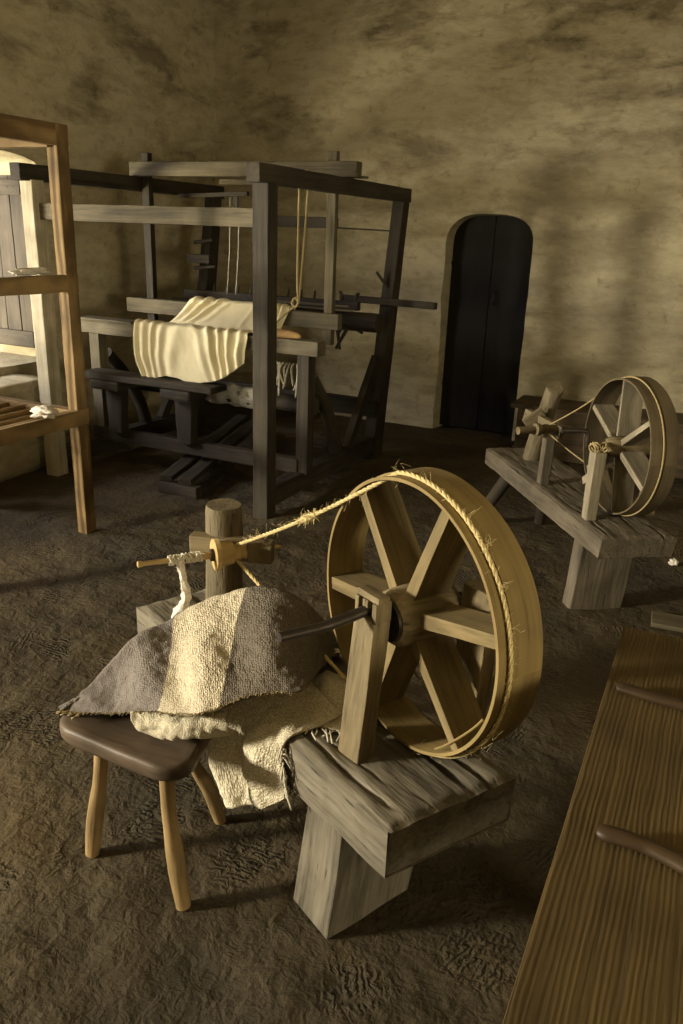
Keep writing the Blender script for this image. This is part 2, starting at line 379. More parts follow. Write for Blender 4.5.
def blob(name, parent, loc, size, mat, n=3, seed=0):
    """lumpy tuft of wool"""
    bm = bmesh.new(); bmesh.ops.create_icosphere(bm, subdivisions=n, radius=1)
    for v in bm.verts:
        d = 1 + .45*noise.fractal(v.co*1.7+Vector((seed*7.3, 0, 0)), 1, 2, 4)
        v.co = Vector((v.co.x*size[0]*d, v.co.y*size[1]*d, v.co.z*size[2]*d))
    return bm_obj(name, bm, mat, Matrix.Translation(loc), parent, True)

# ---------------------------------------------------------------- the room
def grid_slab(name, mat, o, ux, uz, un, W, H, thick, nx, nz, amp, freq, cutters=(), stretch=1.0):
    """slab whose front face (origin o, axes ux and uz) is uneven; un points out of the front"""
    o, ux, uz, un = Vector(o), Vector(ux), Vector(uz), Vector(un); bm = bmesh.new()
    def grid(back):
        g = []
        for j in range(nz+1):
            row = []
            for i in range(nx+1):
                p = o + ux*(W*i/nx) + uz*(H*j/nz)
                if back: p = p - un*thick
                elif amp:
                    q = Vector((p.x, p.y, p.z*stretch))
                    p = p + un*amp*(noise.fractal(q*freq, 1.0, 2.0, 4))
                row.append(bm.verts.new(p))
            g.append(row)
        return g
    A, B = grid(False), grid(True)
    for j in range(nz):
        for i in range(nx):
            bm.faces.new((A[j][i], A[j][i+1], A[j+1][i+1], A[j+1][i])); bm.faces.new((B[j][i], B[j+1][i], B[j+1][i+1], B[j][i+1]))
    for j in range(nz):
        bm.faces.new((A[j][0], A[j+1][0], B[j+1][0], B[j][0])); bm.faces.new((A[j][nx], B[j][nx], B[j+1][nx], A[j+1][nx]))
    for i in range(nx):
        bm.faces.new((A[0][i], B[0][i], B[0][i+1], A[0][i+1])); bm.faces.new((A[nz][i], A[nz][i+1], B[nz][i+1], B[nz][i]))
    ob = bm_obj(name, bm, mat, Matrix.Identity(4), None, True); ob['kind'] = 'structure'
    if cutters:
        for c in cutters:
            md = ob.modifiers.new('hole', 'BOOLEAN'); md.operation = 'DIFFERENCE'; md.object = c; md.solver = 'EXACT'
        dg = bpy.context.evaluated_depsgraph_get()
        me = bpy.data.meshes.new_from_object(ob.evaluated_get(dg)); old = ob.data
        ob.modifiers.clear(); ob.data = me; bpy.data.meshes.remove(old)
        for c in cutters: bpy.data.objects.remove(c)
    ob.data.set_sharp_from_angle(angle=.8)
    return ob
def arch_prism(outline, axis, a0, a1):
    """closed outline of (u, z), pushed along axis from a0 to a1; splay via per-end outlines"""
    bm = bmesh.new(); rings = []
    for a, ol in ((a0, outline[0]), (a1, outline[1])):
        rings.append([bm.verts.new((u, a, z) if axis == 'y' else (a, u, z)) for u, z in ol])
    n = len(rings[0])
    for k in range(n): bm.faces.new((rings[0][k], rings[0][(k+1) % n], rings[1][(k+1) % n], rings[1][k]))
    bm.faces.new(rings[0][::-1]); bm.faces.new(rings[1])
    return bm_obj('cutter', bm, 'plaster', Matrix.Identity(4))
def arch(u0, u1, z0, z1, rise, n=12, p=2.3):
    c, hw = (u0+u1)/2, (u1-u0)/2; pts = [(u0, z0), (u1, z0)]
    for k in range(n+1):
        a = PI*k/n; ca, sa = math.cos(a), math.sin(a)
        pts.append((c+hw*math.copysign(abs(ca)**(2/p), ca), z1-rise+rise*abs(sa)**(2/p)))
    return pts

# floor: trodden earth
def floor_h(x, y):
    f = noise.fractal(Vector((x*3.1, y*3.1, 0)), 1, 2, 4)*.010 + noise.fractal(Vector((x*9, y*9, 5)), 1, 2, 3)*.007
    return f - .004
bm = bmesh.new(); NX, NY = 340, 360; X0, X1, Y0, Y1 = -4.7, 4.8, -3.8, 6.5; g = []
for j in range(NY+1):
    y = Y0+(Y1-Y0)*(j/NY); row = []
    for i in range(NX+1):
        x = X0+(X1-X0)*i/NX; row.append(bm.verts.new((x, y, floor_h(x, y))))
    g.append(row)
for j in range(NY):
    for i in range(NX): bm.faces.new((g[j][i], g[j][i+1], g[j+1][i+1], g[j+1][i]))
fl = bm_obj('floor', bm, 'dirt', Matrix.Identity(4), None, True); fl['kind'] = 'structure'

# back wall with the arched doorway
cut = arch_prism((arch(-2.065, -1.355, -.2, 1.69, .24, 16, 2.7), arch(-2.01, -1.40, -.2, 1.66, .22, 16, 2.7)), 'y', 5.9, 6.36)
wall_back = grid_slab('wall_back', 'plaster', (-4.6, 6.1, -.1), (1, 0, 0), (0, 0, 1), (0, -1, 0), 9.4, 3.6, .6, 300, 125, .040, 1.5, [cut], 2.2)
# left wall with two deep window openings
cut1 = arch_prism((arch(2.10, 4.10, .60, 1.93, .10), arch(2.05, 3.98, .64, 1.90, .08)), 'x', -4.0, -5.0)
cut2 = arch_prism((arch(-1.95, .46, .72, 1.93, .10), arch(-2.1, .40, .75, 1.95, .08)), 'x', -4.0, -5.0)
wall_left = grid_slab('wall_left', 'plaster', (-4.15, -3.9, -.1), (0, 1, 0), (0, 0, 1), (1, 0, 0), 10.2, 3.6, .52, 260, 100, .038, 1.5, [cut1, cut2], 1.9)
cut3 = arch_prism((arch(-2.0, -.4, .85, 2.1, .08), arch(-2.0, -.4, .85, 2.1, .08)), 'x', 4.2, 5.3)
wall_front = grid_slab('wall_front', 'plaster', (4.6, -3.4, -.1), (-1, 0, 0), (0, 0, 1), (0, 1, 0), 9.3, 3.6, .4, 60, 40, .02, 1.5)
wall_right = grid_slab('wall_right', 'plaster', (4.6, 6.5, -.1), (0, -1, 0), (0, 0, 1), (-1, 0, 0), 10.3, 3.6, .3, 80, 40, .02, 1.5, [cut3])
bm = bmesh.new(); bmesh.ops.create_cube(bm, size=1)
for v in bm.verts: v.co = Vector((.05+v.co.x*9.6, 1.4+v.co.y*10.4, 3.5+v.co.z*.12))
ce = bm_obj('ceiling', bm, 'ceiling', Matrix.Identity(4)); ce['kind'] = 'structure'

# arched plank door, set back in its opening
def arch_panel(name, u0, u1, z0, z1, rise, y, th, mat, parent=None, ucut=None):
    ol = arch(u0, u1, z0, z1, rise, 16)
    if ucut: ol = [(min(max(u, ucut[0]), ucut[1]), z) for u, z in ol]
    bm = bmesh.new(); A = [bm.verts.new((u-u0, z-z0, 0)) for u, z in ol]
    bm.faces.new(A); r = bmesh.ops.extrude_face_region(bm, geom=bm.faces[:])
    for v in [x for x in r['geom'] if isinstance(x, bmesh.types.BMVert)]: v.co.z += th
    bmesh.ops.remove_doubles(bm, verts=bm.verts, dist=1e-5)
    Mw = Matrix(((1, 0, 0, u0), (0, 0, -1, y), (0, 1, 0, z0), (0, 0, 0, 1)))
    return bm_obj(name, bm, mat, Mw, parent)
# boards run upwards: local X must be vertical for the grain
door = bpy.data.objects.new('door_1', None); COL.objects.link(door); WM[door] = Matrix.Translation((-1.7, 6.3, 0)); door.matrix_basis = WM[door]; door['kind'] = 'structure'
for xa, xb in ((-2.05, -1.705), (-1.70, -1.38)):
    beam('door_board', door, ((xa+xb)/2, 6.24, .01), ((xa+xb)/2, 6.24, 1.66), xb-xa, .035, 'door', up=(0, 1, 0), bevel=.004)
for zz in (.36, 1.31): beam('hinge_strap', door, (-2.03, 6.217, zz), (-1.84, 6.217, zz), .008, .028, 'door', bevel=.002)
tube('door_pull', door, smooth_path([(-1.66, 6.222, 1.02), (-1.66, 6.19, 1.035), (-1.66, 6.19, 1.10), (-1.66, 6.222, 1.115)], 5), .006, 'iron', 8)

# window shutter folded back against the far reveal, and the window ledge
shut = bpy.data.objects.new('window_1', None); COL.objects.link(shut); WM[shut] = Matrix.Translation((-4.4, 3.93, .68)); shut.matrix_basis = WM[shut]; shut['kind'] = 'structure'
for k in range(4):
    xa = -4.62+.128*k
    beam('shutter_board', shut, (xa+.062, 3.93, .70), (xa+.062, 3.93, 1.77), .122, .03, 'shutter', up=(0, 1, 0), bevel=.004)
beam('shutter_rail', shut, (-4.62, 3.905, .76), (-4.125, 3.905, .76), .018, .10, 'shutter', bevel=.003)
beam('shutter_rail', shut, (-4.62, 3.905, 1.70), (-4.125, 3.905, 1.70), .018, .09, 'shutter', bevel=.003)
for xx in (-4.56, -4.47, -4.37, -4.33, -4.23, -4.18):
    for zz in (.77, 1.70): lathe('nail_head', shut, (xx, 3.898, zz), (0, -1, 0), [(0, .008), (.003, .007), (.005, .003)], 'iron', 8)
bm = bmesh.new(); bmesh.ops.create_cube(bm, size=1); bmesh.ops.subdivide_edges(bm, edges=bm.edges[:], cuts=9, use_grid_fill=True)
for v in bm.verts:
    p = Vector((-4.02+v.co.x*.40, 3.26+v.co.y*.90, .28+v.co.z*.56)); v.co = p + noise.noise_vector(p*4)*.022
ledge = bm_obj('trim_1', bm, 'plaster', Matrix.Identity(4), None, True); ledge['kind'] = 'structure'

# ---------------------------------------------------------------- floor loom
XL, XR = -3.652, -2.128          # centres of the left and right posts
YF, YI, YB = 3.545, 3.945, 4.99  # front posts, breast beam, back posts
loom = root('weaving_loom', (-2.9, 4.2, 0), 'large dark timber floor loom with draped cream cloth, by the corner', 'loom')
def B(n, p0, p1, wy, hz, mat='loom', **k): return beam(n, loom, p0, p1, wy, hz, mat, **k)
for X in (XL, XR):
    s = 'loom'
    B('post', (X, YF, -.01), (X, YF, 1.72), .09, .095, 'loom_lit' if X < -3 else s, up=(0, 1, 0))
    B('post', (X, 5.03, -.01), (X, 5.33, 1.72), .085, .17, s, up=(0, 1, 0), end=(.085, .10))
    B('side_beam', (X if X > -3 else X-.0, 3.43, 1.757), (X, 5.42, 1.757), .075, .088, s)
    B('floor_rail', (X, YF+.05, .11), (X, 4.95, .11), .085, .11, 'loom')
    B('breast_post', (X+.04 if X < -3 else X+.03, YI+.005, .15), (X+.04 if X < -3 else X+.03, YI+.005, .86), .075, .085, 'beater' if X < -3 else s, up=(0, 1, 0))  # left breast post takes the paler timber to carry the window light
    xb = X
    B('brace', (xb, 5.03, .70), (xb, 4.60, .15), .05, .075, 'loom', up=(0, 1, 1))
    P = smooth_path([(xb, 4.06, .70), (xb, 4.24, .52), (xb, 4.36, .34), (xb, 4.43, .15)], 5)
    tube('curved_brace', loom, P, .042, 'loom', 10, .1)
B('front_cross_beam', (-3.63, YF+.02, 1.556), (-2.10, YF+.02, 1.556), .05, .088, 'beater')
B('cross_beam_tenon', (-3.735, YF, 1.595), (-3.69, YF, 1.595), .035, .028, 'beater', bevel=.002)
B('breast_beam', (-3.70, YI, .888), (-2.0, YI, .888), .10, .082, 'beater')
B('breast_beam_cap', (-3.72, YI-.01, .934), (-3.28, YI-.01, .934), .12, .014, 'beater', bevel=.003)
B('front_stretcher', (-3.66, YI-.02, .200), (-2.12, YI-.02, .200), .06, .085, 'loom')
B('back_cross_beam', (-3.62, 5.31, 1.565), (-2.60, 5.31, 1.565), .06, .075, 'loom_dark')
B('back_stretcher', (-3.60, 5.02, .35), (-2.10, 5.02, .35), .06, .12, 'loom')
# weaver's seat fixed on the stretcher
B('seat_plank', (-3.61, YI-.10, .607), (-2.62, YI-.10, .607), .17, .038, 'loom_dark', bevel=.007)
for xs in (-3.42, -2.88):
    B('seat_bracket', (xs, YI-.19, .555), (xs, YI-.0, .555), .22, .065, 'loom_dark', up=(0, 0, 1), bevel=.018)
    B('seat_support', (xs-.01, YI-.06, .235), (xs-.01, YI-.06, .53), .10, .07, 'loom_dark', up=(0, 1, 0), end=(.13, .07))
# beater hung over the side beams
bt = B('beater_beam', (-3.69, 4.46, 1.848), (-2.05, 4.46, 1.848), .075, .085, 'beater')
for xs in (-3.575, -2.216):
    sw = beam('sword', bt, (xs, 4.46, .84), (xs, 4.46, 1.945), .057, .045, 'loom' if xs < -3 else 'beater', up=(0, 1, 0), bevel=.003)  # left sword darker: the shade on it is put into its timber
beam('race', bt, (-3.76, 4.44, .985), (-2.13, 4.44, .985), .06, .095, 'beater')
beam('lower_bar', bt, (-3.0, 4.46, 1.775), (-2.2, 4.46, 1.775), .04, .03, 'beater', bevel=.003)
beam('hook_block', bt, (-2.20, 4.50, 1.81), (-2.02, 4.50, 1.81), .06, .012, 'beater', bevel=.003)
# heddle hanger: a short dark bar with two hanging cords
hb = B('heddle_bar', (-3.50, 4.70, 1.70), (-2.95, 4.70, 1.72), .03, .028, 'loom_dark', bevel=.003)
multi_tube('heddle_cord', hb, [([(-3.02, 4.70, 1.70), (-3.03, 4.70, 1.35), (-3.04, 4.68, 1.08)], .003), ([(-3.09, 4.70, 1.70), (-3.10, 4.70, 1.35), (-3.11, 4.68, 1.08)], .003)], 'thread', base=(-3.05, 4.7, 1.4))
B('heddle_block', (-3.04, 4.70, 1.60), (-3.04, 4.70, 1.70), .035, .03, 'loom_dark', bevel=.003)
# raddle with upright pegs
rd = B('raddle', (-3.55, 4.80, 1.055), (-2.17, 4.80, 1.055), .05, .055, 'loom_dark')
for k in range(13):
    x = -3.40+.10*k; tube('peg', rd, [(x, 4.80, 1.08), (x+.006, 4.80, 1.135)], [.009, .006], 'loom_dark', 6)
for zz, ln in ((1.22, .10), (1.40, .08)):
    tube('post_peg', loom, [(-3.60, 5.0, zz), (-3.60+.10+ln, 4.97, zz+.02)], [.014, .01], 'loom_dark', 8)
B('post_block', (-3.62, 4.95, 1.29), (-3.42, 4.95, 1.29), .06, .06, 'loom_dark')
# warp beam, ratchet pegs, lease rods
wb = tube('warp_beam', loom, [(-3.70, 4.86, .95), (-2.05, 4.86, .95)], .062, 'loom', 16, .04)
for k in range(8):
    a = k*PI/4+.3; x = -2.36+.055*(k % 3)
    d = Vector((.35*math.sin(k*2.1), math.cos(a), math.sin(a))).normalized(); c0 = Vector((x, 4.86, .95))
    tube('ratchet_peg', wb, [c0+d*.05, c0+d*.21], [.014, .010], 'loom_dark', 7)
tube('lease_rod', loom, [(-2.85, 4.66, 1.06), (-2.18, 4.66, 1.06)], .008, 'beater', 8)
tube('lease_rod', loom, [(-2.85, 4.72, 1.03), (-2.18, 4.72, 1.03)], .008, 'beater', 8)
B('back_beam', (-2.45, 5.11, 1.075), (-1.74, 5.08, 1.068), .05, .045, 'loom')
tube('post_peg', loom, [(-2.13, 5.17, 1.16), (-2.20, 5.13, 1.26)], [.012, .009], 'loom_dark', 7)
tube('tie_rod', loom, [(-2.63, 5.31, 1.535), (-2.12, 5.29, 1.525)], .006, 'loom_dark', 6)
# cloth beam below the breast beam, treadles on the floor
tube('cloth_beam', loom, [(-3.62, 4.08, .53), (-2.10, 4.08, .53)], .05, 'loom', 14, .04)
for (xa, ya), (xb, yb), xo in (((-2.845, 3.60), (-3.20, 5.0), 0), ((-2.71, 3.60), (-3.05, 5.0), 0)):
    B('treadle', (xa, ya, .085), (xb, yb, .15), .085, .035, 'loom', bevel=.004)
B('treadle_block', (-2.90, 3.62, .03), (-2.62, 3.62, .03), .06, .07, 'loom')

# hanging rope loop, tied to the right side beam
hr = multi_tube('hanging_rope', None, [
    (smooth_path([(-2.335, 4.27, 1.80), (-2.345, 4.28, 1.45), (-2.35, 4.29, 1.20), (-2.345, 4.30, 1.10)], 6), .007),
    (smooth_path([(-2.285, 4.29, 1.80), (-2.315, 4.30, 1.45), (-2.335, 4.30, 1.20), (-2.345, 4.30, 1.10)], 6), .007),
    (smooth_path([(-2.335, 4.27, 1.80), (-2.31, 4.30, 1.83), (-2.285, 4.29, 1.80)], 4), .007),
    (smooth_path([(-2.345, 4.30, 1.10), (-2.37, 4.30, 1.12), (-2.385, 4.29, 1.09), (-2.36, 4.29, 1.07), (-2.345, 4.30, 1.10)], 5), .008),
    (smooth_path([(-2.37, 4.29, 1.07), (-2.44, 4.25, 1.00), (-2.50, 4.20, .92)], 5), .006)], 'cord', 8, (-2.34, 4.29, 1.8))
tag(hr, 'yellow rope loop hanging from the top of the loom', 'rope')

# cream cloth draped over the race, the web and the breast beam
hem = lambda f: float(np.interp(f, (0, .1, .3, .5, .75, .9, 1), (.625, .618, .650, .612, .655, .715, .775)))
spec = [(4.50, 1.00, -3.20, -2.47), (4.478, 1.052, -3.20, -2.47), (4.405, 1.054, -3.21, -2.465), (4.394, 1.02, -3.24, -2.47), (4.380, .950, -3.30, -2.50),
        (4.345, .890, -3.36, -2.52), (4.22, .875, -3.36, -2.50), (4.04, .925, -3.31, -2.47), (3.90, .946, -3.26, -2.45), (3.866, .905, -3.245, -2.44), (3.862, None, -3.235, -2.45), (3.866, None, -3.20, -2.455)]
rows = []
for j, (y, z, xa, xb) in enumerate(spec):
    rw = []
    for k in range(9):
        f = k/8; zz = z if z is not None else (hem(f) if j == 11 else (.90+hem(f))/2)
        rw.append((xa+(xb-xa)*f, y, zz))
    rows.append(rw)
LOW = ((.03, .020, .030, .00), (.10, .028, .034, .05), (.17, .022, .026, .16), (.245, .030, .022, .30), (.36, .05, .014, .45), (.60, .035, .016, -.55), (.70, .026, .026, -.40), (.78, .020, .024, -.25), (.86, .024, .032, -.15), (.94, .022, .028, -.05))
UP = ((.06, .030, .030, .10), (.15, .026, .034, .35), (.25, .030, .030, .55), (.36, .030, .012, .6), (.66, .025, .010, .1), (.80, .03, .012, .0), (.88, .018, .026, -.05), (.94, .016, .028, -.05))
def pleats(u, v):
    lo = min(1, max(0, (v-.62)/.22)); hi = math.exp(-((v-.30)/.17)**4); d = 0
    for c_, w_, a_, k_ in LOW: d += lo*(a_*math.exp(-((u-c_-k_*(.86-v))/w_)**2))
    for c_, w_, a_, k_ in UP: d += hi*(a_*math.exp(-((u-c_+k_*(v-.30))/w_)**2))
    return -d
dc = cloth('draped_cloth', None, rows, 160, 130, 'muslin', .004, .010, 7, .0, (-2.8, 4.1, .95), 0, None, pleats)
tag(dc, 'cream muslin cloth draped over the loom beater and breast beam', 'cloth')
# pale rag cloth wound on the cloth beam
rows = []
for a in np.linspace(-.5, 3.9, 9):
    rows.append([(-2.86+.10*k, 4.075-(.068+.008*math.sin(k*1.9+a))*math.cos(a-1.2), .53+(.068+.006*math.cos(k*2.3+a))*math.sin(a-1.2+.5)) for k in range(5)])
wc = cloth('rag_cloth', None, rows, 40, 40, 'white_cloth', .005, .012, 14, .0, (-2.7, 4.08, .53))
tag(wc, 'whitish cloth bunched on the beam below the breast beam', 'cloth')
# honey coloured wooden piece lying on the breast beam
bm = bmesh.new(); bmesh.ops.create_uvsphere(bm, u_segments=20, v_segments=12, radius=1)
for v in bm.verts: v.co = Vector((v.co.x*.17, v.co.y*.04*(1-.3*abs(v.co.x)), max(v.co.z, -.35)*.034))
sh_ = bm_obj('shuttle', bm, 'shuttle', Matrix.Translation((-2.30, 3.95, .943)), None, True)
tag(sh_, 'honey brown wooden shuttle lying on the loom breast beam', 'shuttle')
# rag strands hanging under the breast beam
th = []
for k in range(9):
    x = -2.34+.022*k; l = random.uniform(.08, .2)
    th.append((smooth_path([(x, 4.0, .78), (x+random.uniform(-.03, .03), 3.99, .74), (x+random.uniform(-.04, .04), 3.99, .78-l)], 4), .006))
st_ = multi_tube('rag_strands', None, th, 'thread', 6, (-2.25, 4.0, .75)); tag(st_, 'pale rag strands hanging under the breast beam right of the front post', 'rag')

# ---------------------------------------------------------------- orange pine rack at the left edge
rk = root('wool_rack', (-3.2, 2.4, 0), 'tall orange pine rack frame standing at the left edge', 'rack')
def Rk(n, p0, p1, wy, hz, **k): return beam(n, rk, p0, p1, wy, hz, 'rack', **k)
for X, Y in ((-2.80, 2.885), (-2.80, 1.9), (-3.55, 2.875), (-3.55, 1.9)):
    Rk('post', (X, Y, -.01), (X, Y, 1.905 if X > -3 else 1.2), .062, .07, up=(0, 1, 0), bevel=.004)
for z, hh in ((1.862, .088), (1.236, .075), (.602, .075)):
    Rk('side_rail', (-2.79, 2.925, z), (-2.79, 1.85, z), .04 if z > 1 else .05, hh, bevel=.004)
Rk('top_rail', (-2.80, 2.85, 1.835), (-3.58, 2.87, 1.835), .05, .05, bevel=.004)
Rk('top_panel', (-2.81, 2.55, 1.856), (-3.58, 2.55, 1.856), .55, .014, bevel=.002)
Rk('shelf', (-2.80, 2.35, 1.272), (-2.80, 1.9, 1.272), .10, .012, up=(0, 0, 1), bevel=.002)
Rk('end_rail', (-2.80, 2.87, .60), (-3.58, 2.87, .60), .05, .075, bevel=.004)
for k in range(6):
    x = -2.92-.105*k; tube('slat', rk, [(x, 2.85, .615), (x+random.uniform(-.01, .01), 1.9, .615)], .014, 'stool_leg', 8)
for nm, loc, size, mt, lb, cat in (
    ('wool_tuft', (-2.785, 2.655, .668), (.06, .055, .026), 'wool', 'white wool tuft lying on the lower rail of the rack', 'wool'),
    ('wool_tuft', (-2.80, 2.66, 1.292), (.03, .10, .016), 'wool', 'pale grey wool wisp on the rack middle shelf', 'wool'),
    ('brown_fleece', (-2.80, 2.385, 1.345), (.035, .05, .05), 'brown_wool', 'dark brown fleece clump on the rack middle shelf', 'wool')):
    o = blob(nm, None, loc, size, mt, 4, len(lb)); tag(o, lb, cat)

# ---------------------------------------------------------------- spinning wheels
def build_wheel(C, nang, R, width, groove, spokes, mats, rp, up_end=None):
    """wheel plane is vertical; n is the axle direction away from the viewer, b runs along the bench"""
    n = Vector((math.cos(nang), math.sin(nang), 0)); b = Vector((n.y, -n.x, 0)); C = Vector(C)
    Mw = Matrix(((b.x, 0, n.x, C.x), (b.y, 0, n.y, C.y), (0, 1, 0, C.z), (0, 0, 0, 1)))   # local X=b, Y=up, Z=n (left handed guard below)
    SEG = 120
    def hoop(name, parent, r0, r1, t0, t1, seed, mat):
        bm = bmesh.new(); uv = bm.loops.layers.uv.new('UVMap'); rings = []
        for k in range(SEG):
            a = 2*PI*k/SEG; d = .0022*noise.noise(Vector((math.cos(a)*2+seed, math.sin(a)*2, 0)))
            w_ = .003*noise.noise(Vector((math.cos(a)*1.5, math.sin(a)*1.5, seed+5)))
            rings.append([bm.verts.new(((r+d)*math.cos(a), (r+d)*math.sin(a), t+w_)) for r, t in ((r0, t0), (r1, t0), (r1, (t0+t1)/2), (r1, t1), (r0, t1), (r0, (t0+t1)/2))])
        for k in range(SEG):
            A, B_ = rings[k], rings[(k+1) % SEG]
            for q in range(6):
                f = bm.faces.new((A[q], A[(q+1) % 6], B_[(q+1) % 6], B_[q]))
                ts = (t0, t0, (t0+t1)/2, t1, t1+.02, (t0+t1)/2)
                for l, (kk, qq) in zip(f.loops, ((k, q), (k, q+1), (k+1, q+1), (k+1, q))):
                    l[uv].uv = (kk/SEG*2*PI*r1, ts[qq % 6]+seed*.3)
        o = bm_obj(name, bm, mat, Mw, parent, True); o.data.set_sharp_from_angle(angle=.6); return o
    rim = hoop('wheel_rim', rp, R-.011, R-.004, 0, width, 1.0, mats['rim'])
    hoop('rim_band', rim, R-.004, R+.002, groove, width+.003, 2.0, mats['rim'])
    W3 = lambda a, r, t: C+b*(r*math.cos(a))+Vector((0, 0, 1))*(r*math.sin(a))+n*t
    for ad, th in spokes:
        a = math.radians(ad); d = b*math.cos(a)+Vector((0, 0, math.sin(a)))
        beam('spoke', rp, C+d*.045+n*(width/2), C+d*(R-.010)+n*(width/2), width*.92, th, mats['spoke'], up=tuple(d.cross(n)), bevel=.002, wob=.002, end=(width*.86, th*.85))
    return n, b, C, W3

# ---- near wheel
A0 = Vector((-.404, 1.135, 0)); bd = Vector((.894, -.447, 0)); wd = Vector((.447, .894, 0))
sw1 = root('spinning_wheel', (-.85, 1.5, 0), 'near spinning wheel with yellow rim on heavy grey bench, frayed rope drive', 'spinning wheel')
def P1(s, d, z): v = A0 - bd*s + wd*d; return Vector((v.x, v.y, z))
def bench_plank(parent, Pf, L, Wd, z0, z1, mat, skew=(0, 0), seed=0):
    """thick hewn plank: worn edges, gouges, uneven faces"""
    n, m = 200, 80; bm = bmesh.new(); T = frame(Pf(0, Wd/2, (z0+z1)/2), Pf(1, 0, 0)-Pf(0, 0, 0)); inv = T.inverted()
    def top(s, d):
        e = min(d, Wd-d, s, L-s); r = -.008*math.exp(-(e/.012)**2)
        q = Vector((s*4, d*9, seed)); h = .004*noise.fractal(q*2, 1, 2, 4)
        gsp = noise.noise(Vector((s*7, d*40, seed+9))); h -= .006*max(0, gsp-.35)*2
        for cd, wob_, s0, s1, dp, cw in ((.045, .022, .03, .40, .011, .005), (.075, .014, .10, .32, .005, .004), (.255, .010, -.1, .16, .014, .003), (.17, .012, .35, .9, .006, .003)):
            cl = cd+wob_*noise.noise(Vector((s*6, seed, cd*50))); f_ = max(0, min(1, (s-s0)/.05, (s1-s)/.05)); h -= dp*f_*math.exp(-((d-cl)/cw)**2)
        return z1+r+h
    def side(s, z, k): return .004*noise.fractal(Vector((s*9, z*20, k+seed)), 1, 2, 3)
    rows_t, rows_b = [], []
    for i in range(n+1):
        s = L*i/n; rt, rb = [], []
        for j in range(m+1):
            d = Wd*j/m; s2 = s - (skew[0]*d if i < n else 0)*(1-i/n)
            dd = d + (side(s, z1, 1) if j in (0, m) else 0)
            chip = .0
            if j == 0: chip = -.010*max(0, noise.noise(Vector((s*11, 3, seed)))-.1)*2
            rt.append(bm.verts.new(inv @ Pf(s2, dd-chip*0, top(s, d)+chip))); rb.append(bm.verts.new(inv @ Pf(s2+(.0 if i else .012), dd, z0+.003*noise.noise(Vector((s*5, d*9, 2))))))
        rows_t.append(rt); rows_b.append(rb)
    for i in range(n):
        for j in range(m):
            bm.faces.new((rows_t[i][j], rows_t[i+1][j], rows_t[i+1][j+1], rows_t[i][j+1])); bm.faces.new((rows_b[i][j], rows_b[i][j+1], rows_b[i+1][j+1], rows_b[i+1][j]))
        for j in (0, m): bm.faces.new((rows_t[i][j], rows_b[i][j], rows_b[i+1][j], rows_t[i+1][j]))
    for i in (0, n):
        for j in range(m): bm.faces.new((rows_t[i][j], rows_t[i][j+1], rows_b[i][j+1], rows_b[i][j]))
    o = bm_obj('bench', bm, mat, T, parent, True); o.data.set_sharp_from_angle(angle=.6); return o
bench_plank(sw1, P1, 1.145, .325, .318, .44, 'bench', (.10, 0), 3.0)
beam('bench_leg', sw1, P1(.250, .128, -.01), P1(.225, .15, .33), .135, .25, 'bench', up=tuple(wd), bevel=.006, wob=.006, end=(.125, .26))
for d in (.07, .26):
    tube('bench_leg', sw1, [P1(1.10, d+(-.06 if d < .1 else .06), -.01), P1(1.0, d, .33)], [.036, .042], 'log', 12, .08)
Cn = (-.501, 1.381, .756); NA = math.radians(58.23)
ws1 = build_wheel(Cn, NA, .296, .10, .030, ((127.5, .030), (68, .030), (14, .032), (-47.5, .028), (-110, .030), (-172, .034)), {'rim': 'rim', 'spoke': 'spoke'}, sw1)
n1, b1, C1, W1 = ws1
lathe('hub', sw1, C1-n1*.030, n1, [(0, .030), (0, .050), (.012, .060), (.05, .064), (.12, .062), (.155, .052), (.16, .03)], 'post', 24)
lathe('hub_ring', sw1, C1-n1*.036, n1, [(0, .022), (0, .045), (.014, .047), (.014, .022)], 'iron', 24)
tube('axle', sw1, [C1-n1*.055, C1+n1*.185], [.013, .013], 'iron', 12)
tube('axle_end', sw1, smooth_path([C1+n1*.165, C1+n1*.18, C1+n1*.20], 3), [.018]*4+[.014]*2+[.008], 'post', 10)
# crank rod: bent iron running out towards the viewer
ck = [C1-n1*.03, C1-n1*.045+Vector((0, 0, .020)), C1-n1*.08+Vector((0, 0, .034)), C1-n1*.13+Vector((0, 0, .029)), C1-n1*.19+Vector((0, 0, .024)), C1-n1*.285+Vector((0, 0, .026))]
tube('crank_handle', sw1, smooth_path(ck, 6), [.010]*12+[.0115]*12+[.010]*7, 'iron', 12)
# front post with a slotted head and cap, rear post
fp = beam('wheel_post', sw1, P1(.222, .092, .425), P1(.203, .106, .778), .068, .046, 'post', up=tuple(wd), bevel=.004, wob=.004, end=(.064, .042), cuts=8)
for s_, wv in ((.230, .012), (.205, .016), (.176, .012)):
    beam('slot_prong', fp, P1(s_, .106, .772), P1(s_, .106, .816), wv, .042, 'post', up=tuple(wd), bevel=.002, wob=.001)
beam('post_cap', fp, P1(.238, .106, .822), P1(.170, .106, .820), .030, .014, 'post', bevel=.003, wob=.001)
beam('wheel_post', sw1, P1(.105, .300, .425), P1(.09, .305, .83), .075, .042, 'post', up=tuple(wd), bevel=.004, wob=.003, end=(.08, .04))
# loose splint on the rim
spl = [W1(math.radians(a), .279-.012*math.sin((a+62)/42*PI), .004) for a in range(-60, -18, 4)]
tube('rim_splint', sw1, spl, .0025, 'rim', 6)
